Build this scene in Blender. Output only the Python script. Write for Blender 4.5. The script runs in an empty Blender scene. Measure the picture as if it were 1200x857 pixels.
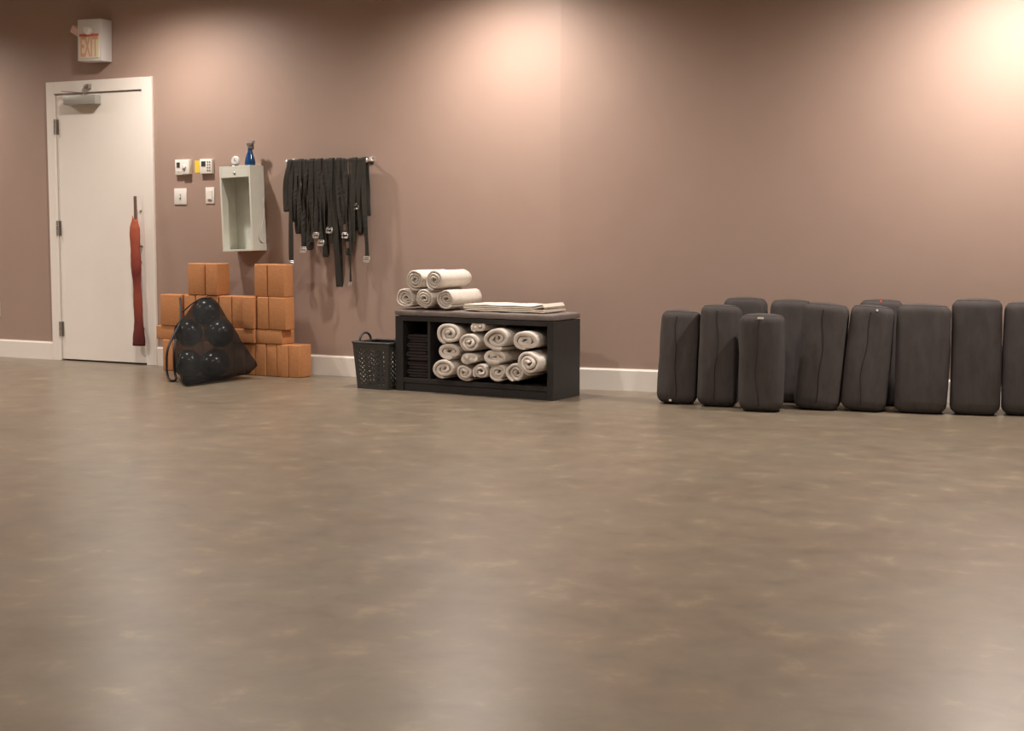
import bpy, bmesh, math, random
from mathutils import Vector, Matrix, noise
C = bpy.context.scene.collection
PI = math.pi
# ------------------------------------------------------------------ camera
F, PITCH, ROLL, YAW, DIST, HC = 1692.1, .09324, .00253, -.46905, 8.624, 1.0392
fw = Vector((math.sin(YAW)*math.cos(PITCH), math.cos(YAW)*math.cos(PITCH), -math.sin(PITCH)))
r0 = Vector((math.cos(YAW), -math.sin(YAW), 0)); u0 = r0.cross(fw)
RT = r0*math.cos(ROLL)+u0*math.sin(ROLL); UP = -r0*math.sin(ROLL)+u0*math.cos(ROLL)
ORI = Vector((0, -DIST, HC))
cd = bpy.data.cameras.new('camera'); cam = bpy.data.objects.new('camera', cd); C.objects.link(cam)
cd.sensor_width = 36; cd.lens = F/1200*36
cam.matrix_world = Matrix(((RT.x, UP.x, -fw.x, ORI.x), (RT.y, UP.y, -fw.y, ORI.y), (RT.z, UP.z, -fw.z, ORI.z), (0, 0, 0, 1)))
bpy.context.scene.camera = cam
# ------------------------------------------------------------------ world, light, exposure
w = bpy.data.worlds.new('world'); bpy.context.scene.world = w; w.use_nodes = True
w.node_tree.nodes['Background'].inputs[0].default_value = (.9, .75, .6, 1)
w.node_tree.nodes['Background'].inputs[1].default_value = .15
vs = bpy.context.scene.view_settings
vs.view_transform = 'Standard'; vs.look = 'None'; vs.gamma = 1; vs.exposure = 0.0
WARM = (1.0, .915, .84)
CEIL = 2.87
DELTA = .15
KX = -4.022
WDIR = Vector((math.cos(DELTA), math.sin(DELTA), 0)); WNOR = Vector((math.sin(DELTA), -math.cos(DELTA), 0))
K0 = Vector((KX, 0, 0))
# (x, y, power, cone degrees): the row that washes the wall, then the added fill rows over the room
WASH = [(-9.75, -.85, 155, 162), (-6.98, -.80, 170, 164), (-4.32, -.76, 255, 160), (-1.06, -.40, 370, 166)]  # leftmost lamp is unseen, added to brighten the left wall and door
ROOM_FILL = [(x, y, (230 if x < -7 else 190) if y > -4 else 120, 150) for x in (-10.8, -8.1, -4.4, -1.2, 2.0) for y in (-3.0, -5.8, -8.6)]  # unseen lamps, added as fill for floor, wall and object fronts
# ------------------------------------------------------------------ pixel -> place on a real plane
def ray(px, py): return fw+RT*((px-600)/F)-UP*((py-428.5)/F)
def W(px, py, Y=0.0):
    d = ray(px, py); return ORI+d*((Y-ORI.y)/d.y)
def G(px, py, Z=0.0):
    d = ray(px, py); return ORI+d*((Z-ORI.z)/d.z)
def PL(px, py, p0, n):
    d = ray(px, py); return ORI+d*((Vector(p0)-ORI).dot(n)/d.dot(n))
# ------------------------------------------------------------------ materials
def mat(name, col, rough=.6, metal=0, bump=0, bscale=200, var=0, vscale=8, spec=.5, alpha=None, trans=0, vstretch=(1, 1, 1), col2=None):
    m = bpy.data.materials.new(name); m.use_nodes = True; nt = m.node_tree; b = nt.nodes['Principled BSDF']
    b.inputs['Base Color'].default_value = (*col, 1); b.inputs['Roughness'].default_value = rough
    b.inputs['Metallic'].default_value = metal; b.inputs['Specular IOR Level'].default_value = spec
    if trans: b.inputs['Transmission Weight'].default_value = trans
    tc = nt.nodes.new('ShaderNodeTexCoord')
    if var or col2:
        mp = nt.nodes.new('ShaderNodeMapping'); mp.inputs['Scale'].default_value = vstretch
        n = nt.nodes.new('ShaderNodeTexNoise'); n.inputs['Scale'].default_value = vscale; n.inputs['Detail'].default_value = 6
        n.inputs['Roughness'].default_value = .62
        nt.links.new(tc.outputs['Object'], mp.inputs[0]); nt.links.new(mp.outputs[0], n.inputs['Vector'])
        r = nt.nodes.new('ShaderNodeValToRGB'); nt.links.new(n.outputs['Fac'], r.inputs[0])
        c2 = col2 or tuple(c*(1+var) for c in col); c1 = col if col2 else tuple(c*(1-var) for c in col)
        r.color_ramp.elements[0].position = .32; r.color_ramp.elements[1].position = .68
        r.color_ramp.elements[0].color = (*c1, 1); r.color_ramp.elements[1].color = (*c2, 1)
        nt.links.new(r.outputs[0], b.inputs['Base Color'])
    if bump:
        n2 = nt.nodes.new('ShaderNodeTexNoise'); n2.inputs['Scale'].default_value = bscale; n2.inputs['Detail'].default_value = 3
        bp = nt.nodes.new('ShaderNodeBump'); bp.inputs['Strength'].default_value = bump; bp.inputs['Distance'].default_value = .003
        nt.links.new(tc.outputs['Object'], n2.inputs['Vector']); nt.links.new(n2.outputs['Fac'], bp.inputs['Height'])
        nt.links.new(bp.outputs[0], b.inputs['Normal'])
    return m
M = {}
M['wall'] = mat('wall_paint', (.378, .264, .213), .55, bump=.12, bscale=260, var=.02, vscale=3)
M['ceil'] = mat('ceiling_paint', (.78, .76, .74), .8, bump=.1, bscale=120)
M['trim'] = mat('white_trim_paint', (.84, .78, .71), .42, bump=.04, bscale=90)
M['door'] = mat('white_door_paint', (.84, .78, .71), .45, bump=.05, bscale=120, var=.015, vscale=4)
M['steel'] = mat('brushed_steel', (.42, .39, .36), .38, metal=.9, bump=.05)
M['closer'] = mat('grey_closer_paint', (.42, .41, .37), .45, metal=.3, bump=.03)
M['bronze'] = mat('brown_bar_metal', (.23, .15, .11), .4, metal=.5, bump=.03)
M['chrome'] = mat('chrome', (.92, .90, .88), .28, metal=1, bump=.01)
M['dark'] = mat('dark_gap', (.06, .045, .035), .8, bump=.02)
M['cork'] = mat('orange_foam', (.50, .215, .082), .8, bump=.35, bscale=260, var=.10, vscale=60)
M['towel'] = mat('cream_terry', (.73, .66, .59), .95, bump=.8, bscale=420, var=.06, vscale=40, spec=.15)
M['blanket'] = mat('cream_cotton', (.80, .72, .61), .95, bump=.6, bscale=300, var=.05, vscale=30, spec=.15)
M['pad'] = mat('grey_pad_fabric', (.20, .165, .15), .9, bump=.4, bscale=260, var=.08, vscale=20, spec=.2)
M['black_wood'] = mat('black_laminate', (.029, .027, .027), .5, bump=.08, bscale=120, var=.12, vscale=30, spec=.4)
M['black_cloth'] = mat('black_blanket_cloth', (.045, .036, .035), .95, bump=.6, bscale=260, var=.12, vscale=30, spec=.15)
M['bolster'] = mat('charcoal_canvas', (.068, .058, .055), .88, bump=.45, bscale=420, var=.13, vscale=26, spec=.25, vstretch=(1, 1, .35))
M['bolster_seam'] = mat('dark_seam_thread', (.03, .025, .024), .9, bump=.3, spec=.2)
M['strap'] = mat('charcoal_webbing', (.036, .032, .026), .8, bump=.5, bscale=700, var=.15, vscale=60, spec=.3)
M['plastic_white'] = mat('white_plastic', (.80, .76, .70), .35, bump=.02)
M['box_white'] = mat('pale_grey_green_enamel', (.66, .66, .58), .35, bump=.03, var=.02)
M['box_inside'] = mat('pale_grey_green_interior', (.60, .60, .53), .6, bump=.05, var=.04, vscale=4)
M['screen'] = mat('dark_display', (.05, .05, .05), .2, bump=.01)
M['yellow'] = mat('yellow_paper', (.78, .56, .06), .8, bump=.05)
M['blue'] = mat('blue_translucent_plastic', (.01, .07, .22), .15, bump=.01, trans=.35)
M['basket'] = mat('dark_grey_plastic', (.045, .044, .040), .5, bump=.1, bscale=150, var=.1, vscale=30)
M['ball'] = mat('glossy_black_vinyl', (.032, .032, .03), .22, bump=.03, bscale=60, spec=1.0)
M['cord'] = mat('black_cord', (.028, .026, .026), .7, bump=.3)
M['tag_white'] = mat('white_tag', (.8, .78, .75), .7, bump=.1)
M['tag_red'] = mat('orange_red_tag', (.62, .14, .05), .7, bump=.1)
M['sign_face'] = mat('cream_sign_face', (.86, .76, .55), .5, bump=.02)
M['sign_red'] = mat('faded_red_print', (.70, .16, .12), .5, bump=.02)
M['sign_pink'] = mat('salmon_print', (.78, .42, .30), .5, bump=.02)
M['sign_side'] = mat('grey_white_housing', (.72, .69, .68), .4, bump=.03)
M['pinkish'] = mat('pale_pink_lens', (.84, .58, .50), .3, bump=.02)
def knit():
    m = mat('knitted_wool', (.5, .1, .04), .95, bump=.9, bscale=150, spec=.1); nt = m.node_tree; b = nt.nodes['Principled BSDF']
    tc = nt.nodes.new('ShaderNodeTexCoord'); sx = nt.nodes.new('ShaderNodeSeparateXYZ'); nt.links.new(tc.outputs['Generated'], sx.inputs[0])
    wv = nt.nodes.new('ShaderNodeTexNoise'); wv.inputs['Scale'].default_value = 3.; mp = nt.nodes.new('ShaderNodeMapping'); mp.inputs['Scale'].default_value = (.3, .3, 3)
    nt.links.new(tc.outputs['Generated'], mp.inputs[0]); nt.links.new(mp.outputs[0], wv.inputs['Vector'])
    ma = nt.nodes.new('ShaderNodeMath'); ma.operation = 'MULTIPLY_ADD'; ma.inputs[1].default_value = .3
    nt.links.new(wv.outputs['Fac'], ma.inputs[0]); nt.links.new(sx.outputs['Z'], ma.inputs[2])
    r = nt.nodes.new('ShaderNodeValToRGB'); e = r.color_ramp.elements
    e[0].position = .1; e[0].color = (.10, .030, .028, 1); e[1].position = 1.0; e[1].color = (.42, .11, .065, 1)
    a = e.new(.32); a.color = (.17, .042, .036, 1); a = e.new(.52); a.color = (.29, .070, .045, 1); a = e.new(.66); a.color = (.17, .036, .034, 1); a = e.new(.84); a.color = (.33, .08, .055, 1)
    nt.links.new(ma.outputs[0], r.inputs[0]); nt.links.new(r.outputs[0], b.inputs['Base Color']); return m
M['knit'] = knit()
def floor_mat():
    m = mat('polished_brown_concrete', (.3, .26, .2), .3, bump=.03, bscale=18, spec=.5); nt = m.node_tree; b = nt.nodes['Principled BSDF']
    tc = nt.nodes.new('ShaderNodeTexCoord')
    def nz(s, d, ro, dist=0):
        n = nt.nodes.new('ShaderNodeTexNoise'); n.inputs['Scale'].default_value = s; n.inputs['Detail'].default_value = d; n.inputs['Roughness'].default_value = ro
        n.inputs['Distortion'].default_value = dist; nt.links.new(tc.outputs['Object'], n.inputs['Vector']); return n
    def ramp(n, els):
        r = nt.nodes.new('ShaderNodeValToRGB'); nt.links.new(n.outputs['Fac'], r.inputs[0])
        r.color_ramp.elements[0].position, r.color_ramp.elements[0].color = els[0][0], (*els[0][1], 1)
        r.color_ramp.elements[1].position, r.color_ramp.elements[1].color = els[-1][0], (*els[-1][1], 1)
        for p, c in els[1:-1]: q = r.color_ramp.elements.new(p); q.color = (*c, 1)
        return r
    def mix(kind, f, a, c):
        x = nt.nodes.new('ShaderNodeMix'); x.data_type = 'RGBA'; x.blend_type = kind; x.inputs[0].default_value = f
        nt.links.new(a.outputs[0] if a.bl_idname != 'ShaderNodeMix' else a.outputs[2], x.inputs[6]); nt.links.new(c.outputs[0], x.inputs[7]); return x
    a = ramp(nz(1.1, 8, .62, .6), [(.3, (.170, .134, .097)), (.5, (.188, .151, .111)), (.7, (.212, .168, .122))])
    c = ramp(nz(6.5, 7, .62, .3), [(.3, (.40, .40, .40)), (.45, (.48, .48, .48)), (.58, (.53, .53, .52)), (.70, (.74, .73, .69))])
    d = ramp(nz(2.6, 5, .55), [(.35, (.485, .50, .50)), (.65, (.515, .50, .49))])
    x = mix('OVERLAY', .9, a, c); x2 = mix('OVERLAY', .8, x, d); nt.links.new(x2.outputs[2], b.inputs['Base Color'])
    rr = nt.nodes.new('ShaderNodeMapRange'); rr.inputs[3].default_value = .27; rr.inputs[4].default_value = .37
    nt.links.new(nz(3, 5, .6).outputs['Fac'], rr.inputs[0]); nt.links.new(rr.outputs[0], b.inputs['Roughness'])
    return m
M['floor'] = floor_mat()
def mesh_bag_mat():
    m = bpy.data.materials.new('black_net_fabric'); m.use_nodes = True; nt = m.node_tree; b = nt.nodes['Principled BSDF']
    b.inputs['Base Color'].default_value = (.016, .016, .016, 1); b.inputs['Roughness'].default_value = .7; b.inputs['Specular IOR Level'].default_value = .12
    t = nt.nodes.new('ShaderNodeBsdfTransparent'); mx = nt.nodes.new('ShaderNodeMixShader'); out = nt.nodes['Material Output']
    lw = nt.nodes.new('ShaderNodeLayerWeight'); lw.inputs[0].default_value = .40
    tc = nt.nodes.new('ShaderNodeTexCoord'); n = nt.nodes.new('ShaderNodeTexNoise'); n.inputs['Scale'].default_value = 9
    nt.links.new(tc.outputs['Object'], n.inputs['Vector'])
    ma = nt.nodes.new('ShaderNodeMath'); ma.operation = 'MULTIPLY_ADD'; ma.inputs[1].default_value = .35; ma.inputs[2].default_value = .48
    nt.links.new(n.outputs['Fac'], ma.inputs[0])
    m2 = nt.nodes.new('ShaderNodeMath'); m2.operation = 'MAXIMUM'; nt.links.new(ma.outputs[0], m2.inputs[0]); nt.links.new(lw.outputs['Facing'], m2.inputs[1])
    nt.links.new(m2.outputs[0], mx.inputs[0]); nt.links.new(t.outputs[0], mx.inputs[1]); nt.links.new(b.outputs[0], mx.inputs[2]); nt.links.new(mx.outputs[0], out.inputs[0])
    return m
M['net'] = mesh_bag_mat()
def glow():
    m = bpy.data.materials.new('lamp_lens'); m.use_nodes = True; b = m.node_tree.nodes['Principled BSDF']
    b.inputs['Base Color'].default_value = (.9, .85, .8, 1); b.inputs['Emission Color'].default_value = (*WARM, 1); b.inputs['Emission Strength'].default_value = 6; return m
M['glow'] = glow()
# ------------------------------------------------------------------ object helpers
def obj(name, bm, m, parent=None, smooth=False, loc=None):
    me = bpy.data.meshes.new(name); bmesh.ops.recalc_face_normals(bm, faces=bm.faces); bm.to_mesh(me); bm.free()
    me.materials.append(m)
    if smooth is True:
        for p in me.polygons: p.use_smooth = True
    elif smooth:
        for p in me.polygons: p.use_smooth = True
        me.set_sharp_from_angle(angle=math.radians(smooth))
    o = bpy.data.objects.new(name, me); C.objects.link(o)
    if parent: o.parent = parent
    if loc is not None: o.location = loc
    return o
def tag(o, label, cat=None, group=None):
    o['label'] = label
    if cat: o['category'] = cat
    if group: o['group'] = group
    return o
def thing(name, label, cat, loc=(0, 0, 0), rot=(0, 0, 0), group=None):
    o = bpy.data.objects.new(name, None); C.objects.link(o); o.location = loc; o.rotation_euler = rot; o.empty_display_size = .05
    return tag(o, label, cat, group)
def struct(name, bm, m, parent=None, smooth=False):
    o = obj(name, bm, m, parent, smooth)
    if not parent: o['kind'] = 'structure'
    return o
def box(bm, x0, x1, y0, y1, z0, z1, bev=0, seg=2, rot=None, piv=None):
    g = bmesh.ops.create_cube(bm, size=1)['verts']
    for v in g:
        v.co = Vector(((x0+x1)/2+v.co.x*(x1-x0), (y0+y1)/2+v.co.y*(y1-y0), (z0+z1)/2+v.co.z*(z1-z0)))
    if rot: bmesh.ops.rotate(bm, verts=g, cent=piv or Vector(((x0+x1)/2, (y0+y1)/2, (z0+z1)/2)), matrix=rot)
    if bev:
        es = list({e for v in g for e in v.link_edges})
        bmesh.ops.bevel(bm, geom=es, offset=bev, segments=seg, profile=.5, affect='EDGES')
    return bm
def B(*a, **k): return box(bmesh.new(), *a, **k)
def tube(bm, pts, r, n=8, closed=False):
    pts = [Vector(p) for p in pts]; rings = []; N = len(pts)
    prev = None
    for i, p in enumerate(pts):
        if closed: t = (pts[(i+1) % N]-pts[i-1]).normalized()
        else: t = (pts[min(i+1, N-1)]-pts[max(i-1, 0)]).normalized()
        if prev is None:
            a = t.orthogonal().normalized()
        else:
            a = (prev-t*prev.dot(t)).normalized()
        prev = a; b = t.cross(a); rr = r(i/(N-1)) if callable(r) else r
        rings.append([bm.verts.new(p+a*math.cos(2*PI*k/n)*rr+b*math.sin(2*PI*k/n)*rr) for k in range(n)])
    for i in range(N if closed else N-1):
        A, D = rings[i], rings[(i+1) % N]
        for k in range(n): bm.faces.new((A[k], A[(k+1) % n], D[(k+1) % n], D[k]))
    if not closed: bm.faces.new(rings[0][::-1]); bm.faces.new(rings[-1])
    return bm
def lathe(bm, prof, c=(0, 0, 0), n=24, axis='z'):
    c = Vector(c); rings = []
    def P(r, z, a):
        x, y = r*math.cos(a), r*math.sin(a)
        return c+(Vector((x, y, z)) if axis == 'z' else Vector((x, -z, y)) if axis == 'y' else Vector((z, x, y)))
    for r, z in prof:
        rings.append([bm.verts.new(P(max(r, 1e-4), z, 2*PI*k/n)) for k in range(n)])
    for i in range(len(rings)-1):
        for k in range(n): bm.faces.new((rings[i][k], rings[i][(k+1) % n], rings[i+1][(k+1) % n], rings[i+1][k]))
    bm.faces.new(rings[0][::-1]); bm.faces.new(rings[-1]); return bm
def ribbon(path, th, length, off=None, nl=7, edge=.004, taper=None):
    """a flat cloth of thickness th whose 2D profile (x,z) is path, extruded along y; off(s)->(front,back) shifts"""
    bm = bmesh.new(); path = [Vector(p) for p in path]; N = len(path); rows = []
    def nrm(i):
        t = (path[min(i+1, N-1)]-path[max(i-1, 0)]).normalized(); return Vector((-t.y, t.x))
    ws = [0, edge]+[edge+(length-2*edge)*k/(nl-1) for k in range(1, nl-1)]+[length-edge, length]
    for j, y in enumerate(ws):
        k = .35 if j in (0, len(ws)-1) else 1.; outer, inner = [], []
        for i, p in enumerate(path):
            s = i/(N-1); o = off(s, y/length) if off else 0
            endt = .45 if i in (0, N-1) else 1
            h = nrm(i)*th*.5*k*endt; sc = taper(y/length) if taper else 1
            yy = y+o
            outer.append(bm.verts.new(((p.x+h.x)*sc, yy, (p.y+h.y)*sc))); inner.append(bm.verts.new(((p.x-h.x)*sc, yy, (p.y-h.y)*sc)))
        rows.append(outer+inner[::-1])
    L = len(rows[0])
    for a, b in zip(rows, rows[1:]):
        for i in range(L): bm.faces.new((a[i], a[(i+1) % L], b[(i+1) % L], b[i]))
    for a in (rows[0], rows[-1]):
        for i in range(N-1): bm.faces.new((a[i], a[i+1], a[L-2-i], a[L-1-i]))
    return bm
# ------------------------------------------------------------------ the room
X0, X1, Y0 = -12.2, 5.2, -10.6
def quadbox(poly, z0, z1):
    bm = bmesh.new(); lo = [bm.verts.new((x, y, z0)) for x, y in poly]; hi = [bm.verts.new((x, y, z1)) for x, y in poly]; n = len(poly)
    bm.faces.new(lo[::-1]); bm.faces.new(hi)
    for i in range(n): bm.faces.new((lo[i], lo[(i+1) % n], hi[(i+1) % n], hi[i]))
    return bm
RE = K0+WDIR*((X1-KX)/math.cos(DELTA))
foot = [(X0-.12, Y0-.12), (X1+.12, Y0-.12), (X1+.12, RE.y+.14), (KX, .14), (X0-.12, .14)]
struct('floor', quadbox(foot, -.12, 0), M['floor'])
struct('ceiling', quadbox(foot, CEIL, CEIL+.12), M['ceil'])
# door leaf and its opening
DXL, DXR, DZ = -8.385, -7.515, 2.09
bmw = quadbox([(X0, 0), (DXL-.02, 0), (DXL-.02, .12), (X0, .12)], 0, CEIL)
for poly, z0 in (([(DXR+.02, 0), (KX, 0), (KX-.009, .12), (DXR+.02, .12)], 0), ([(DXL-.02, 0), (DXR+.02, 0), (DXR+.02, .12), (DXL-.02, .12)], DZ+.02)):
    t = quadbox(poly, z0, CEIL); me = bpy.data.meshes.new('t'); t.to_mesh(me); bmw.from_mesh(me); t.free()
wb = struct('wall_back', bmw, M['wall'])
N2 = -WNOR*.12
struct('wall_back_right', quadbox([(KX, 0), (RE.x, RE.y), (RE.x+N2.x, RE.y+N2.y), (KX-.009, .12)], 0, CEIL), M['wall'])
struct('wall_left', quadbox([(X0-.12, Y0), (X0, Y0), (X0, .12), (X0-.12, .12)], 0, CEIL), M['wall'])
struct('wall_right', quadbox([(X1, Y0), (X1+.12, Y0), (X1+.12, RE.y+.1), (X1, RE.y)], 0, CEIL), M['wall'])
struct('wall_front', quadbox([(X0-.12, Y0-.12), (X1+.12, Y0-.12), (X1+.12, Y0), (X0-.12, Y0)], 0, CEIL), M['wall'])
def base(name, a, b, nor, h=.143, t=.016):
    bm = bmesh.new(); d = (b-a); prof = [(0, 0), (t, 0), (t, h-.012), (t*.55, h), (0, h)]
    rr = [[bm.verts.new(p+nor*x+Vector((0, 0, z))) for x, z in prof] for p in (a, b)]
    n = len(prof)
    for i in range(n): bm.faces.new((rr[0][i], rr[0][(i+1) % n], rr[1][(i+1) % n], rr[1][i]))
    bm.faces.new(rr[0]); bm.faces.new(rr[1][::-1]); struct(name, bm, M['trim'])
CW = .088
base('baseboard_back_left', Vector((X0, 0, 0)), Vector((DXL-CW-.006, 0, 0)), Vector((0, -1, 0)))
base('baseboard_back', Vector((DXR+CW+.016, 0, 0)), Vector((KX, 0, 0)), Vector((0, -1, 0)))
base('baseboard_back_right', K0, RE, WNOR)
base('baseboard_left', Vector((X0, Y0, 0)), Vector((X0, 0, 0)), Vector((1, 0, 0)))
# door casing (left jamb, right jamb, head), door leaf with its hardware
def casing(name, *a):
    o = struct(name, B(*a, bev=.003), M['trim']); return o
casing('trim_1', DXL-CW, DXL-.006, -.024, .0, 0, DZ+CW+.01)
casing('trim_2', DXR+.006, DXR+CW+.016, -.024, .0, 0, DZ+CW+.01)
casing('trim_3', DXL-.006, DXR+.006, -.024, .0, DZ+.006, DZ+CW+.01)
casing('trim_4', DXL-.02, DXL-.0045, 0, .115, 0, DZ+.02)
casing('trim_5', DXR+.0045, DXR+.02, 0, .115, 0, DZ+.02)
casing('trim_6', DXL-.0045, DXR+.0045, 0, .115, DZ+.0055, DZ+.02)
door = struct('door_1', B(DXL, DXR, -.008, .036, .012, DZ-.002, bev=.002), M['door'])
struct('trim_7', B(DXL-.0045, DXR+.0045, .04, .11, 0, .012), M['dark'])
hb = [W(68.2, 149).z, W(71.8, 267.5).z, W(74.8, 385.5).z]
for z in hb:
    bm = bmesh.new(); x = DXL-.003
    for k in range(3): lathe(bm, [(.0075, z-.058+k*.04), (.0075, z-.058+k*.04+.037)], (x, -.026, 0), 10)
    box(bm, x-.004, x+.028, -.0105, -.0075, z-.058, z+.058)
    o = obj('hinge', bm, M['steel'], door, smooth=40); tag(o, 'brushed metal door hinge')
# bar pull handle with its posts
hp = W(156.8, 230, -.085); hz = W(157, 404, -.085); hx = hp.x+.004
bm = tube(bmesh.new(), [(hx, -.075, hz.z+.03), (hx, -.075, hp.z)], .012, 14)
for z in (hp.z-.38, hz.z+.12): tube(bm, [(hx, -.075, z), (hx, -.008, z)], .008, 10)
tag(obj('pull_handle', bm, M['bronze'], door, smooth=40), 'long brown bar pull handle on the door')
bm = bmesh.new()
for py in (247, 307): q = W(164, py, -.02); lathe(bm, [(.010, 0), (.010, .006), (.006, .010)], (q.x, -.008, q.z), 10, 'y')
tag(obj('bolt', bm, M['steel'], door, smooth=40), 'two small metal studs beside the pull handle')
# closer
cz = W(95, 118).z; a = W(75.5, 118, -.06).x; b = W(113, 118, -.06).x
cl = obj('door_closer', B(a, b, -.075, -.008, cz-.035, cz+.033, bev=.006), M['closer'], door, smooth=30)
tag(cl, 'grey surface mounted door closer body')
bm = bmesh.new(); px_, pz_ = a+(b-a)*.62, DZ+.035
tube(bm, [(px_-.02, -.045, cz+.033), (px_-.02, -.045, cz+.056)], .014, 10)
box(bm, a-.02, px_, -.052, -.038, cz+.050, cz+.057)
box(bm, a-.03, px_+.02, -.060, -.046, cz+.058, cz+.064, rot=Matrix.Rotation(.09, 3, 'Y'))
box(bm, px_-.005, px_+.045, -.060, -.024, pz_-.004, pz_+.03, bev=.002)
tag(obj('closer_arm', bm, M['steel'], door, smooth=30), 'steel arm of the door closer')
# knitted sleeve over the handle
bm = bmesh.new(); zt, zb = W(156, 255, -.085).z, W(155, 405, -.085).z
n = 20; NZ = 60; rings = []
for i in range(NZ+1):
    f = i/NZ; z = zb+(zt-zb)*f
    wd = .040+.004*math.sin(f*9+1)+.003*math.sin(f*23)+(.012*max(0, 1-f*8))-(.016*max(0, f*10-9.2)/.8)
    ox = .006*math.sin(f*5+.6)-.001-.010*(f-.5)
    rings.append([bm.verts.new((hx+ox+wd*math.cos(2*PI*k/n)*(1+.05*math.sin(3*k+f*40)), -.075+wd*.62*math.sin(2*PI*k/n), z+(.016*math.sin(2*PI*k/n*2) if i == NZ else 0))) for k in range(n)])
for i in range(NZ):
    for k in range(n): bm.faces.new((rings[i][k], rings[i][(k+1) % n], rings[i+1][(k+1) % n], rings[i+1][k]))
bm.faces.new(rings[0][::-1]); bm.faces.new(rings[-1])
tag(obj('handle_sleeve', bm, M['knit'], None, smooth=True), 'red to maroon knitted sleeve pulled over the long door handle', 'handle cover')
# ------------------------------------------------------------------ emergency exit box over the door
xa, xb = W(90.5, 45, -.12).x, W(118.5, 45, -.12).x
zt, zb = W(90, 23.5, -.12).z, W(92, 72.4, -.12).z
ex = thing('exit_sign', 'boxy grey-white emergency exit sign above the white door', 'exit sign', ((xa+xb)/2, 0, (zt+zb)/2), (0, .025, 0))
hw, hh = (xb-xa)/2, (zt-zb)/2
obj('housing', B(-hw, hw, -.12, 0, -hh, hh, bev=.008), M['sign_side'], ex, smooth=30)
fp = obj('face_panel', B(-hw*.80, hw*.86, -.126, -.119, -hh*.86, hh*.30, bev=.002), M['sign_face'], ex); tag(fp, 'cream sign panel')
o = obj('colour_band', B(-hw*.78, hw*.84, -.1275, -.1255, hh*.17, hh*.29), M['sign_red'], fp); tag(o, 'faded red strip across the top of the panel')
def text(name, body, size, m, parent, loc, rot=(PI/2, 0, 0), sx=1, ext=.0006):
    cu = bpy.data.curves.new(name, 'FONT'); cu.body = body; cu.size = size; cu.align_x = 'CENTER'; cu.align_y = 'CENTER'; cu.extrude = ext; cu.offset = size*.018
    to = bpy.data.objects.new('tmp', cu); C.objects.link(to); bpy.context.view_layer.update()
    me = bpy.data.meshes.new_from_object(to.evaluated_get(bpy.context.evaluated_depsgraph_get())); bpy.data.objects.remove(to)
    me.materials.clear(); me.materials.append(m); o = bpy.data.objects.new(name, me); C.objects.link(o); o.parent = parent
    o.location = loc; o.rotation_euler = rot; o.scale = (sx, 1, 1); return o
tag(text('lettering', 'EXIT', .215, M['sign_pink'], fp, (hw*.03, -.1275, -hh*.36), sx=.40), 'tall narrow salmon letters reading EXIT')
bm = bmesh.new(); box(bm, -hw-.085, -hw+.004, -.105, -.035, hh*.30, hh*.68, bev=.01, rot=Matrix.Rotation(.45, 3, 'Y'))
tag(obj('lamp_head', bm, M['pinkish'], ex, smooth=30), 'small square pinkish lamp head on the left side')
bm = bmesh.new(); lathe(bm, [(.016, 0), (.030, .02), (.032, .05), (.025, .06)], (hw*.18, -.118, hh*.42), 16, 'y')
tag(obj('lamp_head', bm, M['plastic_white'], ex, smooth=40), 'round white lamp head on the front')
# ------------------------------------------------------------------ thermostats, switches, outlet
def wallbox(px0, px1, py0, py1, d, Y=0):
    a = W(px0, (py0+py1)/2, -d).x; b = W(px1, (py0+py1)/2, -d).x; m = (px0+px1)/2
    return a, b, W(m, py1, -d).z, W(m, py0, -d).z
x0, x1, z0, z1 = wallbox(204.8, 219.5, 187, 205, .03)
th = thing('thermostat', 'white wide thermostat with a dark display and side knob, beside the door', 'thermostat', ((x0+x1)/2, 0, (z0+z1)/2))
hw, hh = (x1-x0)/2, (z1-z0)/2
obj('housing', B(-hw, hw, -.028, 0, -hh, hh, bev=.004), M['plastic_white'], th, smooth=30)
obj('display', B(-hw*.72, -hw*.22, -.030, -.027, -hh*.05, hh*.62), M['screen'], th)
for k in range(3): obj('button', B(-hw*.7+k*.018, -hw*.7+k*.018+.010, -.031, -.027, -hh*.62, -hh*.42, bev=.001), M['sign_side'], th)
o = obj('side_module', B(hw*.22, hw+.022, -.038, 0, -hh*.92, hh, bev=.004), M['plastic_white'], th, smooth=30)
k_ = obj('knob', lathe(bmesh.new(), [(.016, 0), (.016, .008), (.010, .014), (.004, .014)], (hw*.62, -.038, 0), 14, 'y'), M['sign_side'], th, smooth=40)
x0, x1, z0, z1 = wallbox(234, 248, 186.3, 203.5, .03)
th = thing('thermostat', 'white thermostat with square dark display over a yellow note', 'thermostat', ((x0+x1)/2, 0, (z0+z1)/2))
hw, hh = (x1-x0)/2, (z1-z0)/2
obj('housing', B(-hw, hw, -.03, -.001, -hh, hh, bev=.004), M['plastic_white'], th, smooth=30)
obj('display', B(-hw*.72, -hw*.02, -.032, -.029, -hh*.02, hh*.68), M['screen'], th)
for i in range(2):
    for j in range(4): obj('button', B(hw*.22+i*hw*.36, hw*.44+i*hw*.36, -.033, -.029, hh*(.62-.38*j)-.008, hh*(.62-.38*j)+.003, bev=.001), M['steel'], th)
x0, x1, z0, z1 = wallbox(228.2, 235.5, 188, 202.5, .002)
tag(obj('paper_note', B(x0, x1, -.0012, -.0002, z0, z1), M['yellow']), 'small yellow paper note stuck behind the right thermostat', 'note')
x0, x1, z0, z1 = wallbox(204, 218.4, 220.8, 239.8, .008)
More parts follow.
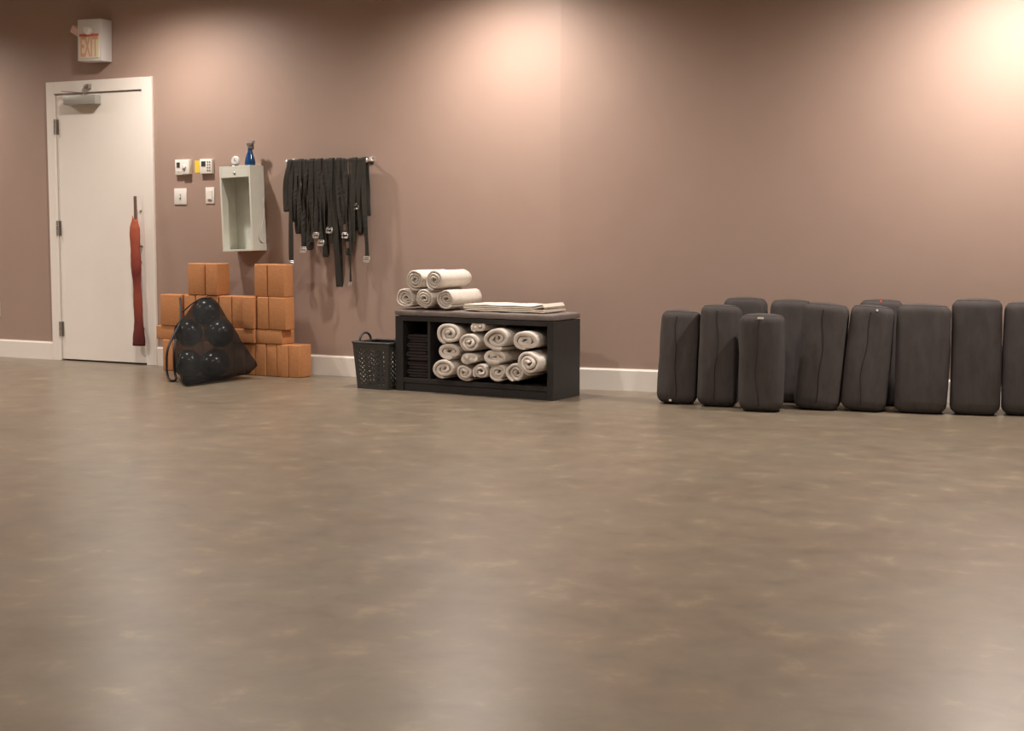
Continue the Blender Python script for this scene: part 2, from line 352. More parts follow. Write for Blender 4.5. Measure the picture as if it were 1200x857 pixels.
sw = thing('switch_plate', 'square white wall plate with a small toggle under the wide thermostat', 'light switch', ((x0+x1)/2, 0, (z0+z1)/2)); hw, hh = (x1-x0)/2, (z1-z0)/2
obj('plate', B(-hw, hw, -.008, 0, -hh, hh, bev=.003), M['plastic_white'], sw, smooth=30)
obj('toggle', B(-.006, .006, -.018, -.007, -.012, .012, bev=.002), M['sign_side'], sw)
o = obj('surround', B(-.009, .009, -.0095, -.0075, -.018, .018), M['steel'], sw)
x0, x1, z0, z1 = wallbox(240.6, 251, 219.5, 238.7, .008)
sw = thing('switch_plate', 'narrow white rocker dimmer switch under the thermostat with yellow note', 'light switch', ((x0+x1)/2, 0, (z0+z1)/2)); hw, hh = (x1-x0)/2, (z1-z0)/2
obj('plate', B(-hw, hw, -.007, 0, -hh, hh, bev=.003), M['plastic_white'], sw, smooth=30)
obj('rocker', B(-hw*.5, hw*.5, -.012, -.006, -hh*.62, hh*.62, bev=.002), M['trim'], sw)
obj('slider', B(-hw*.4, hw*.4, -.0135, -.0115, -hh*.60, -hh*.44, bev=.001), M['steel'], sw)
p = W(0, 362, 0)
ol = thing('wall_outlet', 'white outlet plate low on wall left of the door at frame edge', 'outlet', (p.x-.03, 0, p.z))
obj('plate', B(-.035, .035, -.007, 0, -.062, .062, bev=.003), M['plastic_white'], ol, smooth=30)
for s in (-1, 1): obj('socket', B(-.016, .016, -.009, -.006, s*.027-.016, s*.027+.016, bev=.003), M['sign_side'], ol)
# ------------------------------------------------------------------ tall open wall box, with spray bottle and dial
BD = .165
xa = W(260.8, 250, -BD).x; xb = W(296.5, 250, -BD).x; zt = W(276, 194.5, -BD).z; zb = W(281, 294.5, -BD).z
hw = (xb-xa)/2; H = zt-zb; tilt = -.035
wbx = thing('wall_box', 'tall pale open-fronted wall box hung slightly askew beside the switches', 'wall box', ((xa+xb)/2, -.004, zb), (0, tilt, 0))
t = .014
for s in (-1, 1): obj('side_panel', B(min(s*hw, s*(hw-t)), max(s*hw, s*(hw-t)), -BD, 0, 0, H, bev=.002), M['box_white'], wbx)
obj('back_panel', B(-hw+t, hw-t, -.006, 0, t, H-t), M['box_inside'], wbx)
obj('top_panel', B(-hw+t, hw-t, -BD, 0, H-t, H, bev=.001), M['box_white'], wbx)
obj('bottom_panel', B(-hw+t, hw-t, -BD, 0, 0, t, bev=.001), M['box_white'], wbx)
fr = obj('fascia', B(-hw+t, hw-t, -BD, -BD+.012, H*.865, H-t, bev=.002), M['box_white'], wbx)
obj('lock', lathe(bmesh.new(), [(.009, 0), (.009, .004), (.006, .006)], (.0, -BD, H*.915), 12, 'y'), M['steel'], fr)
obj('screw', lathe(bmesh.new(), [(.007, 0), (.005, .003)], (hw*.35, -.006, H*.13), 10, 'y'), M['dark'], wbx)
pts = [(hw+.004, -.03, H*.62), (hw+.005, -.028, H*.48), (hw+.006, -.05, H*.34), (hw+.007, -.085, H*.22), (hw+.007, -.09, H*.14), (hw+.007, -.06, H*.10), (hw+.007, -.03, H*.14), (hw+.005, -.022, H*.30), (hw+.004, -.02, H*.5)]
def smooth_path(p, k=5):
    p = [Vector(q) for q in p]; out = []
    for i in range(len(p)-1):
        a = p[max(i-1, 0)]; b = p[i]; c = p[i+1]; d = p[min(i+2, len(p)-1)]
        for j in range(k):
            f = j/k; out.append(.5*((2*b)+(c-a)*f+(2*a-5*b+4*c-d)*f*f+(3*b-a-3*c+d)*f**3))
    out.append(p[-1]); return out
o = obj('hanging_cord', tube(bmesh.new(), smooth_path(pts), .0035, 6), M['plastic_white'], wbx, smooth=True); tag(o, 'thin white cord looped on the right side')
rm = Matrix.Translation(wbx.location) @ Matrix.Rotation(tilt, 4, 'Y')
def ontop(px, dy): 
    x = W(px, 192, -dy).x; return Vector((x, -dy-.004, (rm @ Vector((x-wbx.location.x, 0, H))).z+.0006))
sb = thing('spray_bottle', 'small blue spray bottle with silver trigger head on top of wall box', 'spray bottle', ontop(293.5, .085))
obj('body', lathe(bmesh.new(), [(.030, 0), (.035, .006), (.035, .022), (.030, .045), (.020, .075), (.014, .095), (.013, .105)], n=24), M['blue'], sb, smooth=True)
obj('collar', lathe(bmesh.new(), [(.016, .102), (.016, .118), (.012, .120)], n=18), M['steel'], sb, smooth=40)
bm = bmesh.new(); box(bm, -.013, .013, -.030, .022, .118, .140, bev=.006); box(bm, -.009, .009, -.044, -.020, .130, .150, bev=.004)
tag(obj('spray_head', bm, M['steel'], sb, smooth=40), 'silver grey spray head')
obj('trigger', tube(bmesh.new(), [(0, -.022, .126), (0, -.034, .112), (0, -.030, .094)], .005, 8), M['screen'], sb, smooth=True)
sb.rotation_euler = (0, 0, 1.35); sb.scale = (1.1, 1.1, 1.22)
p = ontop(277, .10)
dl = thing('dial_timer', 'small round white dial standing on a black saucer on wall box', 'timer', p)
obj('saucer', lathe(bmesh.new(), [(.045, 0), (.052, .004), (.050, .007), (.02, .006)], n=24), M['screen'], dl, smooth=40)
dd = obj('dial', lathe(bmesh.new(), [(.031, 0), (.034, .006), (.034, .02), (.029, .026), (.0, .026)], (0, .01, .041), 28, 'y'), M['plastic_white'], dl, smooth=40)
o = obj('face', lathe(bmesh.new(), [(.024, 0), (.024, .002), (.0, .002)], (0, -.016, .041), 24, 'y'), M['sign_side'], dd)
bm = bmesh.new(); box(bm, -.0015, .0015, -.0195, -.018, .041, .058); box(bm, -.0015, .013, -.0195, -.018, .0395, .0425); obj('hand', bm, M['screen'], dd)
# ------------------------------------------------------------------ strap rack and straps
RY = -.075
ra = W(337, 190, RY); rb = W(429, 187.6, RY); RZ = (ra.z+rb.z)/2; rz_ = lambda x: ra.z+(rb.z-ra.z)*(x-ra.x)/(rb.x-ra.x)
rack = thing('strap_rack', 'chrome wall rail with round end knobs above the foam blocks', 'wall rail', (0, 0, 0))
obj('rail', tube(bmesh.new(), [(ra.x, RY, ra.z), (rb.x, RY, rb.z)], .009, 12), M['chrome'], rack, smooth=40)
for q in (ra, rb):
    bm = lathe(bmesh.new(), [(.026, 0), (.026, .006), (.011, .010), (.010, .062)], (q.x, 0, q.z), 16, 'y')
    obj('bracket', bm, M['chrome'], rack, smooth=40)
    bm = bmesh.new(); bmesh.ops.create_uvsphere(bm, u_segments=16, v_segments=10, radius=.019, matrix=Matrix.Translation(q+Vector((0, 0, 0))))
    obj('end_knob', bm, M['chrome'], rack, smooth=True)
def band(path, wdir, wd, th, tw=0, ph=0):
    bm = bmesh.new(); N = len(path); rows = []; w0 = wdir
    for i, p in enumerate(path):
        a_ = tw*min(1, max(0, -p.z-.03)/.15)*math.sin(-p.z*11+ph); wdir = Vector((math.cos(a_), math.sin(a_), 0))
        t = (path[min(i+1, N-1)]-path[max(i-1, 0)]).normalized(); wv = (wdir-t*wdir.dot(t)).normalized(); n = t.cross(wv)
        a, b = wv*wd/2, n*th/2
        rows.append([bm.verts.new(p+a+b), bm.verts.new(p-a+b), bm.verts.new(p-a-b), bm.verts.new(p+a-b)])
    for a, b in zip(rows, rows[1:]):
        for k in range(4): bm.faces.new((a[k], a[(k+1) % 4], b[(k+1) % 4], b[k]))
    bm.faces.new(rows[0][::-1]); bm.faces.new(rows[-1]); return bm
# (top px, front-end px, front-end py, back-end py, layer, buckle?, loop?, label)
ST = [
 (339.5, 334, 246, 238, 1, 0, 1, 'strap at far left of rail bowing outwards in a short loop'),
 (341.5, 341, 307, 262, 0, 1, 0, 'leftmost long straight strap ending just above the block tower'),
 (346.5, 348, 272, 268, 1, 0, 1, 'strap third from the left, looped, ending level with the wall box base'),
 (351, 352, 273, 262, 2, 0, 0, 'flat strap end beside the leftmost hanging buckle'),
 (355.5, 356.5, 291, 275, 1, 1, 0, 'strap with a buckle hanging low at the left of the bunch'),
 (360, 361.5, 290, 284, 0, 0, 1, 'twisted strap loop left of the bright middle buckle'),
 (364.5, 365, 284, 270, 2, 0, 0, 'plain strap end left of the bright middle buckle'),
 (369, 371, 274, 262, 1, 1, 0, 'strap ending in a bright square buckle left of centre'),
 (373.5, 376.5, 283, 280, 2, 1, 0, 'strap with a buckle half hidden behind the middle loop'),
 (378, 381, 299, 290, 0, 0, 1, 'wide looped strap at the middle of the bunch'),
 (382.5, 386.5, 268, 255, 1, 1, 0, 'strap with a high buckle near the middle of the bunch'),
 (387, 389, 286, 276, 2, 0, 0, 'strap end left of the longest strap'),
 (391.5, 396.5, 334, 300, 0, 0, 1, 'longest and widest strap, hanging lowest of all'),
 (396, 400.5, 280, 272, 2, 0, 0, 'strap end right of the longest strap'),
 (400.5, 405.5, 274, 262, 1, 1, 0, 'strap ending in a silver buckle with a brown patch above it'),
 (405, 407.5, 296, 290, 0, 0, 1, 'looped strap below the buckle with the brown patch'),
 (409.5, 411.5, 331, 285, 1, 2, 0, 'thin strap hanging low beside the longest one, small buckle at its tip'),
 (414, 414, 284, 272, 2, 0, 0, 'strap end left of the buckle that hangs highest'),
 (418.5, 418, 240, 268, 0, 1, 0, 'strap whose buckle hangs highest on the rail'),
 (422.5, 421.5, 272, 262, 1, 0, 1, 'looped strap second from the right end of rail'),
 (426, 429.5, 302, 255, 2, 1, 0, 'rightmost strap, slanting away and ending in a bright buckle'),
]
random.seed(4)
for i, (tx, ex_, ey, by, lay, bk, loop, lab) in enumerate(ST):
    wd = .017 if bk == 2 else (.036 if 'widest' not in lab else .046); th = .0026
    yo = RY-.009-.002-lay*.0042; yb = RY+.009+.002+lay*.0042
    xt = W(tx, 188, yo).x; xe = W(ex_, ey, yo).x; ze = W(ex_, ey, yo).z; zbk = W(ex_, by, yb).z+.01
    zr = rz_(xt); rr = .0105+lay*.0042+.0008; path = []
    sway = random.uniform(-.008, .008); ph = random.uniform(0, 6)
    def fx(f): return xt+(xe-xt)*f**1.15+sway*math.sin(f*4+ph)*f
    def fy(f): return -.010*math.sin(f*PI)*(1 if lay < 1 else .5)-.004*math.sin(f*7+ph)*f
    n = 16; front = [Vector((fx(k/n), RY-rr+fy(k/n), zr+(ze-zr)*k/n)) for k in range(1, n+1)]
    nb = 10; back = [Vector((xt+(xe-xt+random.uniform(-.001, .001))*(k/nb)*.7, RY+rr*.95+.004*math.sin(k*.8+ph)*(k/nb), zr+(zbk-zr)*k/nb)) for k in range(1, nb+1)]
    over = [Vector((xt, RY+rr*math.cos(a), zr+rr*math.sin(a))) for a in [PI*k/8 for k in range(0, 9)]]
    if loop:
        e, s = front[-1], Vector((front[-1].x+.004, RY+rr*.9, front[-1].z+.02))
        back = [Vector((xt+(s.x-xt)*(k/nb), RY+rr*.95, zr+(s.z-zr)*k/nb)) for k in range(1, nb+1)]
        mid = [Vector((e.x+(s.x-e.x)*k/6, (e.y+s.y)/2-(s.y-e.y)/2*math.cos(PI*k/6), e.z+(s.z-e.z)*k/6-.022*math.sin(PI*k/6))) for k in range(1, 6)]
        path = over+front+mid+[back[-1]]+back[:-1][::-1]
        path = path[:-1]
    else: path = back[::-1]+over+front
    if lab.startswith('strap at far left'):
        path = [p+Vector((-.016*math.sin(PI*max(0, min(1, (zr-p.z)/(zr-ze)))), 0, 0)) for p in path]
    st = thing('yoga_strap', 'charcoal '+lab, 'strap', (xt, RY, zr), group='charcoal straps on the wall rail')
    path = [p-Vector((xt, RY, zr)) for p in path]
    obj('webbing', band(path, Vector((1, 0, 0)), wd, th, random.uniform(.2, .9) if 'widest' not in lab else .1, ph), M['strap'], st)
    if bk:
        e = front[-1]-Vector((xt, RY, zr)); s = .55 if bk == 2 else 1
        for q in range(2):
            cz_, ww, hh = e.z-.006-.010*q, .024*s, .014*s
            loopp = [Vector((e.x+ww*cx, e.y-.006-.006*q, cz_+hh*cy)) for cx, cy in ((-1, -.7), (-.8, -1), (.8, -1), (1, -.7), (1, .7), (.8, 1), (-.8, 1), (-1, .7))]
            obj('buckle_ring', tube(bmesh.new(), loopp, .0032*s, 6, closed=True), M['chrome'], st, smooth=True)
    if 'brown patch' in lab:
        e = front[-2]-Vector((xt, RY, zr)); o = obj('patch', B(e.x-.012, e.x+.012, e.y-.006, e.y-.003, e.z-.01, e.z+.035), M['bronze'], st); tag(o, 'brown leather patch')
# ------------------------------------------------------------------ foam blocks
BY = -.285
def yoga_block(x0, w_, d, z0, h, label, dy=0, rz=0, n=[0]):
    y0 = BY+dy; bm = B(-w_/2+.0008, w_/2-.0008, -d/2, d/2, 0, h-.0006, bev=.008, seg=3)
    o = obj('yoga_block', bm, M['cork'], None, smooth=35, loc=(x0+w_/2, y0+d/2, z0)); o.rotation_euler = (0, 0, rz); n[0] += 1
    tag(o, 'orange block '+label, 'yoga block', 'orange foam yoga blocks stacked by the wall'); return o
S = 1.0
h1, h2 = .232, .102
xr = W(350.4, 443, BY).x
ords = ['at the right end', 'second from right', 'third from right', 'fourth from right', 'fifth from right', 'sixth from right', 'seventh from right', 'eighth from right', 'ninth from right', 'tenth from right', 'eleventh from right', 'twelfth from right', 'at the left end']
xl = W(191.5, 436, BY).x; nn = 13; step = (xr-xl)/nn
for k in range(nn): yoga_block(xr-step*(k+1), step-.001, .152, 0, h1, 'standing upright in the floor row, '+ords[k], dy=random.uniform(-.006, .006))
zz = h1
x2r = W(330.8, 400, BY).x; names2 = ['right end, under the tall right tower', 'second from right', 'third from right, behind the ball bag', 'fourth from right, behind the ball bag', 'left end, beside the door casing']
for k in range(5):
    wv = .226; yoga_block(x2r-wv*(k+1)-.003*k, wv, .152, zz, h2, 'lying flat in second layer, '+names2[k], dy=[0, -.012, .004, 0, .004][k]-.004)
zz += h2
def colx(a, b, py): return W(a, py, BY).x, W(b, py, BY).x
L3 = [(188.3, 213.5, .232, 'broad, upright, at left end of the third layer beside the door'), (215.8, 228.9, 0, 'upright in third layer, second from the left, just left of the top ball'),
      (229.6, 242.4, 0, 'upright in third layer, mostly hidden behind the top ball'), (243, 256, 0, 'upright in third layer, just right of the top ball'),
      (257, 271.4, 0, 'upright in third layer, fifth from the left'), (272, 285.2, 0, 'upright in third layer, left of the proud block'),
      (286.2, 300, 0, 'upright in third layer, set slightly forward, left of the right tower'), (301.8, 315, 0, 'left of the pair in the middle of the right tower'), (315.6, 336, 1, 'right of the pair in the middle of the right tower')]
for i, (a, b, bd, lab) in enumerate(L3):
    xa, xb = colx(a, b, 370); d = .105 if i in (0, 8) else .152
    yoga_block(xa, xb-xa, d, zz, h1, lab, dy=(-.022 if i == 6 else -.004 if i < 7 else -.008)+random.uniform(-.003, .003))
zz += h1
for i, (a, b, d, lab) in enumerate([(220.3, 240.6, .105, 'on top of the stack at left, left of the pair'), (241.8, 255.6, .152, 'on top of the stack at left, right of the pair'),
      (297.8, 313, .152, 'on top of right tower, left of the pair'), (313.8, 334, .105, 'on top of right tower, right of the pair')]):
    xa, xb = colx(a, b, 335); yoga_block(xa, xb-xa, d, zz, h1, lab, dy=[-.004, -.012, 0, -.004][i], rz=[0, .02, .01, -.015][i])
# ------------------------------------------------------------------ net bag of balls
R = .098
bc = [(G(220, 424, R), 'bottom left, low in the bag'), None, (G(221, 389, .28), 'at the left of the middle layer'), None, None, None]
y1 = bc[0][0].y
cs = []
def wc(px, py, Y): return W(px, py, Y)
b1 = G(221, 426.5, R)
b2 = Vector((b1.x+.215, b1.y+.0, R)); b3 = Vector((b1.x+.10, b1.y+.18, R))
m1 = wc(221.5, 390, b1.y+.05); m2 = wc(257.5, 391, b1.y+.06); t1 = wc(241.5, 366, b1.y+.10)
cs = [(b1, 'low at the left of the net bag'), (b2, 'low at the right of the net bag'), (b3, 'low at the back of the net bag'), (m1, 'in the middle layer of the net bag, left'), (m2, 'in the middle layer of the net bag, right'), (t1, 'at the top of the net bag')]
P_ = [c.copy() for c, _ in cs]
for it in range(200):
    for i in range(6):
        for j in range(i+1, 6):
            d = P_[j]-P_[i]; L = d.length
            if L < 2*R+.001:
                q = d.normalized()*(2*R+.001-L)*.5; P_[i] -= q; P_[j] += q
    for i in range(6):
        P_[i] += (cs[i][0]-P_[i])*.02
        P_[i].z = max(P_[i].z, R+.003); P_[i].y = min(P_[i].y, BY-R-.02)
for (c, lab), p in zip(cs, P_):
    bm = bmesh.new(); bmesh.ops.create_uvsphere(bm, u_segments=40, v_segments=24, radius=R-.001)
    tag(obj('exercise_ball', bm, M['ball'], None, smooth=True, loc=p), 'glossy black exercise ball '+lab, 'ball', 'black balls in the net bag')
bag = thing('net_bag', 'black see-through drawstring net bag of balls leaning on the foam blocks', 'bag', (b1.x, b1.y, 0))
org = Vector((b1.x, b1.y, 0))
bm = bmesh.new()
for p in P_:
    bmesh.ops.create_icosphere(bm, subdivisions=3, radius=R+.007, matrix=Matrix.Translation(p-org))
tip = W(304, 430, -.44); low = G(214, 452.2, .006)
low2 = W(293, 440, -.50)
extra = [tip, tip+Vector((-.02, .02, .02)), low, low+Vector((.05, -.02, .0)), low2, G(250, 449, .006), W(243, 347.5, P_[5].y)]
for e in extra: bm.verts.new(e-org)
for v in bm.verts: v.co.z = max(v.co.z, .004)
hull = bmesh.ops.convex_hull(bm, input=bm.verts)
dead = [g for g in hull['geom_interior']+hull['geom_unused'] if isinstance(g, bmesh.types.BMVert)]
bmesh.ops.delete(bm, geom=list(set(dead)), context='VERTS')
# keep hull faces only
bmesh.ops.triangulate(bm, faces=bm.faces)
for _ in range(2):
    long = [e for e in bm.edges if e.calc_length() > .045]
    if long: bmesh.ops.subdivide_edges(bm, edges=long, cuts=1); bmesh.ops.triangulate(bm, faces=bm.faces)
for _ in range(1):
    long = [e for e in bm.edges if e.calc_length() > .045]
    if long: bmesh.ops.subdivide_edges(bm, edges=long, cuts=1); bmesh.ops.triangulate(bm, faces=bm.faces)
bm.normal_update()
cen = sum(P_, Vector())/6-org
for v in bm.verts:
    p = v.co+org; dmin = min((p-c).length for c in P_)-R
    inward = (cen-v.co).normalized(); f = min(1, max(0, dmin-.008)/.06)
    sag = .022*f*(.6+.6*abs(noise.noise(v.co*14)))
    v.co += inward*sag+Vector((noise.noise(v.co*30), noise.noise(v.co*30+Vector((5, 0, 0))), 0))*.006*f
    v.co.z = max(v.co.z, .003)
obj('net', bm, M['net'], bag, smooth=True)
# neck of the bag, drawstrings at the left
pt = W(243, 350, P_[5].y)-org
cords = [[W(211, 349, -.5), W(212, 362, -.55), W(211, 378, -.62), W(203, 394, -.80), W(196, 412, -.9), G(196, 438, .05), G(200, 446, .012), G(206, 445, .012), G(205, 436, .06), W(204, 415, -.92), W(206, 398, -.88)],
         [W(214, 366, -.6), W(224, 357, P_[5].y-.08), W(236, 350, P_[5].y-.05), W(248, 349, P_[5].y-.02)]]
for i, cpts in enumerate(cords):
    o = obj('drawstring', tube(bmesh.new(), [q-org for q in smooth_path(cpts, 6)], .0085 if i == 0 else .005, 8), M['cord'], bag, smooth=True)
bm = bmesh.new(); bmesh.ops.create_icosphere(bm, subdivisions=2, radius=.018, matrix=Matrix.Translation(pt+Vector((0, 0, -.012))))
for v in bm.verts: v.co += Vector((noise.noise(v.co*60), noise.noise(v.co*50), noise.noise(v.co*40)*.5))*.012
obj('gathered_neck', bm, M['cord'], bag, smooth=True)
# ------------------------------------------------------------------ black shelf bench
cA = G(463.5, 457.3); cB = G(648, 470.2); cdir = (cB-cA).normalized(); CWD = (cB-cA).length; ang = math.atan2(cdir.y, cdir.x)
cn = Vector((cdir.y, -cdir.x, 0)); cin = -cn    # cin points to the wall
CD = .355; CH = (PL(460.4, 370, cA, cn)).z
def CP(px, py, v=0):       # pixel -> bench frame (u, z) on the plane v behind the front
    q = PL(px, py, cA+cin*v, cn); return (q-cA).dot(cdir), q.z
bench = thing('shelf_bench', 'low black bench shelf with cubbies, grey padded top, against the wall', 'bench', cA, (0, 0, ang))
t = .035; pl = .085; ud = CP(503, 420)[0]; ug = CP(641, 420)[0]
obj('side_panel', B(0, .06, 0, CD, 0, CH, bev=.003), M['black_wood'], bench)
obj('side_panel', B(ug, CWD, 0, CD, 0, CH, bev=.003), M['black_wood'], bench)
obj('top_panel', B(.06, ug, .0, CD, CH-.03, CH, bev=.002), M['black_wood'], bench)
obj('plinth', B(.06, ug, .012, .03, 0, pl-.03, bev=.002), M['black_wood'], bench)
obj('bottom_shelf', B(.06, ug, .004, CD, pl-.03, pl, bev=.002), M['black_wood'], bench)
obj('back_panel', B(.06, ug, CD-.012, CD, pl, CH-.03), M['black_wood'], bench)
obj('divider', B(ud-.02, ud, .01, CD-.012, pl, CH-.03, bev=.002), M['black_wood'], bench)
# pad
def softbox(x0, x1, y0, y1, z0, z1, r, nx, ny, amp, sc, sag=0, seed=0):
    bm = bmesh.new(); nz = 5; vs_ = {}
    bmesh.ops.create_cube(bm, size=1)
    bmesh.ops.subdivide_edges(bm, edges=[e for e in bm.edges if abs(e.verts[0].co.x-e.verts[1].co.x) > .5], cuts=nx)
    bmesh.ops.subdivide_edges(bm, edges=[e for e in bm.edges if abs(e.verts[0].co.y-e.verts[1].co.y) > .5], cuts=ny)
    bmesh.ops.subdivide_edges(bm, edges=[e for e in bm.edges if abs(e.verts[0].co.z-e.verts[1].co.z) > .5], cuts=nz)
    bmesh.ops.remove_doubles(bm, verts=bm.verts, dist=1e-5)
    cx, cy, cz = (x0+x1)/2, (y0+y1)/2, (z0+z1)/2; hx, hy, hz = (x1-x0)/2, (y1-y0)/2, (z1-z0)/2
    for v in bm.verts:
        p = Vector((v.co.x*2*hx, v.co.y*2*hy, v.co.z*2*hz)); q = Vector((max(-hx+r, min(hx-r, p.x)), max(-hy+r, min(hy-r, p.y)), max(-hz+r, min(hz-r, p.z))))
        d = p-q
        if d.length > 1e-6: p = q+d.normalized()*min(r, d.length)
        n_ = noise.noise(Vector((p.x, p.y, p.z*2))*sc+Vector((seed, 0, 0)))
        p += (d.normalized() if d.length > 1e-6 else Vector())*n_*amp
        if p.z < 0: p.z = max(p.z, -hz)
        v.co = p+Vector((cx, cy, cz))
    return bm
PT = .042
padT = CH+.001+PT
o = obj('seat_pad', softbox(-.004, CWD+.006, -.008, CD, CH+.001, padT, .014, 44, 12, .004, 9), M['pad'], None, smooth=True)
o.location = cA; o.rotation_euler = (0, 0, ang); tag(o, 'thin grey fabric pad lying on top of the black bench', 'cushion')
# rolled towels
def spiral(rx, ry, turns, th_, a_end, seed, flap=0, r_in=.010, npt=26):
    random.seed(seed); ph1, ph2, am = random.uniform(0, 6), random.uniform(0, 6), random.uniform(.03, .085)
    T = 2*PI*turns; N = int(npt*turns); out = []
    for i in range(N+1):
        f = i/N; a = a_end-T*(1-f); r = r_in/rx+(1-r_in/rx)*f
        r *= 1+am*math.sin(2*a+ph1)+am*.6*math.sin(3*a+ph2)+am*.5*math.sin(4*a+ph1*2)
        out.append(Vector((rx*r*math.cos(a), ry*r*math.sin(a))))
    if flap:
        d = Vector((1, -.02))
        for k in range(1, 6): out.append(out[-1]+Vector((flap/5, .001*k)))
    return out
def towel(name, label, loc, rz, length, rx, ry, turns=3.2, a_end=-PI/2, seed=0, flap=0, group=None, tilt=0, mat_=None, tele=.02, th=None, roll=0):
    th = th or (rx-.008)/turns*.62
    pth = spiral(rx-th/2, ry-th/2, turns, th, a_end, seed, flap)
    random.seed(seed+9); t1, t2 = random.uniform(-tele, tele), random.uniform(-.3, .3)
    def off(s, y): return (t1*(1-s)+.006*math.sin(s*22+seed))*(1 if y < .5 else -.3)*(abs(y-.5)*2)
    def tp(y): return 1+.02*math.sin(y*6+seed)
    o = obj(name, ribbon(pth, th, length, off, taper=tp), mat_ or M['towel'], None, smooth=50)
    o.location = loc; o.rotation_euler = (tilt, roll, rz); tag(o, label, 'towel', group); return o
def bl(u, v, z): return cA+cdir*u+cin*v+Vector((0, 0, z))
g1 = 'rolled towels piled on the bench'
rT = .070
TL = [(474.3, 0, rT, .055, 'at the left of the bottom row'), (498, 0, rT, 0, 'in the middle of the bottom row'), (521.5, 0, rT, .05, 'at the right of the bottom row beside the blanket')]
us = []
for i, (px, lv, r, fl, lab) in enumerate(TL):
    u = CP(px, 348, .0)[0]; us.append(u)
    o = towel('rolled_towel', 'cream rolled towel '+lab+' on the bench', bl(u, .000, padT+r+.004), ang+[-.02, 0, -.03][i], .345, r, r*.97, 3.1, -PI/2, 11+i, fl if i != 1 else .02, g1)
dxt = (us[1]-us[0]); hz_ = math.sqrt(max(.001, (2*rT)**2-(dxt/2)**2))+.002
for i, (px, lab) in enumerate([(486.3, 'at the left of the top row'), (509.5, 'at the right of the top row')]):
    u = CP(px, 322, .0)[0]; zc = padT+rT+.004+hz_+.002
    towel('rolled_towel', 'cream rolled towel '+lab+' on the bench', bl(u, -.004, zc), ang+.0, .35, rT+.003, rT+.002, 3.0, -PI/2+[.3, -.2][i], 31+i, 0, g1)
# folded blanket at the right on the pad
u0_, u1_ = CP(541, 356, .02)[0], CP(663, 356, .30)[0]
lay = 4; pth = []; tk = .011; L_ = u1_-u0_
for k in range(lay):
    zc = tk*.5+k*tk*1.02; sgn = 1 if k % 2 == 0 else -1; n = 24
    for i in range(n+1):
        f = i/n; x = f if sgn > 0 else 1-f
        pth.append(Vector((x*(L_-.02-.006*((k+1)//2))+.01, zc+.0015*math.sin(x*17+k)+(.012*max(0, x-.86)/.14 if k >= 2 else 0))))
    if k < lay-1:
        xe = pth[-1].x; up = (.012 if (k == 1 and False) else 0)
        for q in (.3, .6): pth.append(Vector((xe+sgn*.006*math.sin(PI*q), zc+tk*1.02*q)))
fb = obj('folded_blanket', ribbon(pth, tk*.9, .27, nl=5), M['blanket'], None, smooth=50)
fb.location = bl(u0_, .035, padT+.004); fb.rotation_euler = (0, 0, ang); tag(fb, 'cream folded cotton blanket lying flat at the right of the bench pad', 'blanket')
bm = bmesh.new(); random.seed(3)
for k in range(14):
    y = .005+k*.019; x = L_-.012; tube(bm, [(x, y, .03), (x+.008, y+random.uniform(-.004, .004), .016), (x+.012, y+random.uniform(-.008, .008), .002+random.uniform(0, .006))], .0015, 5)
o = obj('fringe', bm, M['blanket'], fb); o['kind'] = 'stuff'
# towels inside the right cubby : (px, py, rx px, ry px, v front offset, turns, seed, label)
g2 = 'rolled towels stuffed into the bench'
CT = [(526, 391.5, 13.3, 12.6, -.030, 3.0, 1, 'at the top left of the cubby, boxy, above two others'),
 (550.3, 402.3, 11.6, 10.8, -.035, 3.0, 2, 'second from left in the upper part of the cubby'),
 (581, 397.5, 14.5, 13.0, -.060, 3.0, 3, 'large and bulging, at the top centre of the cubby'),
 (616, 399.5, 14.6, 11.5, -.055, 2.6, 4, 'loosely wound, at the top right of the cubby'),
 (526, 411.8, 12.6, 9.4, -.030, 2.6, 5, 'in the middle of the left column of the cubby'),
 (551.3, 420.3, 11.8, 6.2, -.030, 1.8, 6, 'flattened, under the second roll from the left'),
 (580.3, 418.5, 14.0, 8.6, -.050, 2.6, 7, 'directly below the large top centre roll'),
 (620.5, 426, 13.5, 13.5, -.080, 3.2, 8, 'big and loose, at the lower right of the cubby'),
 (519.5, 432.5, 12.6, 11.2, -.050, 3.0, 9, 'at the bottom left corner of the cubby, poking out furthest left'),
 (544.5, 437, 9.3, 9.2, -.020, 2.6, 10, 'small, second from left at the cubby bottom'),
 (563.5, 435.8, 9.2, 9.2, -.022, 2.6, 11, 'small, third from left at the cubby bottom'),
 (583.3, 436.2, 10.6, 9.6, -.035, 3.0, 12, 'tightly wound, at the centre of the cubby bottom'),
 (603.6, 437.2, 10.6, 10.8, -.040, 2.9, 13, 'at the cubby bottom, left of the big loose roll'),
 (561, 383.5, 9.5, 6.5, .00, 2.0, 14, 'tucked in at the back between two upper rolls')]
for px, py, rxp, ryp, v, tr, sd, lab in CT:
    rxp *= 1.12; ryp *= 1.12; tr *= .84
    u, z = CP(px, py, v); u2, _ = CP(px+rxp, py, v); _, z2 = CP(px, py-ryp, v)
    towel('rolled_towel', 'cream rolled towel '+lab, bl(u, v, z), ang+random.uniform(-.03, .03), .30, abs(u2-u), abs(z2-z), tr, random.uniform(-2.4, -.8), 40+sd, 0, g2, tele=.03)
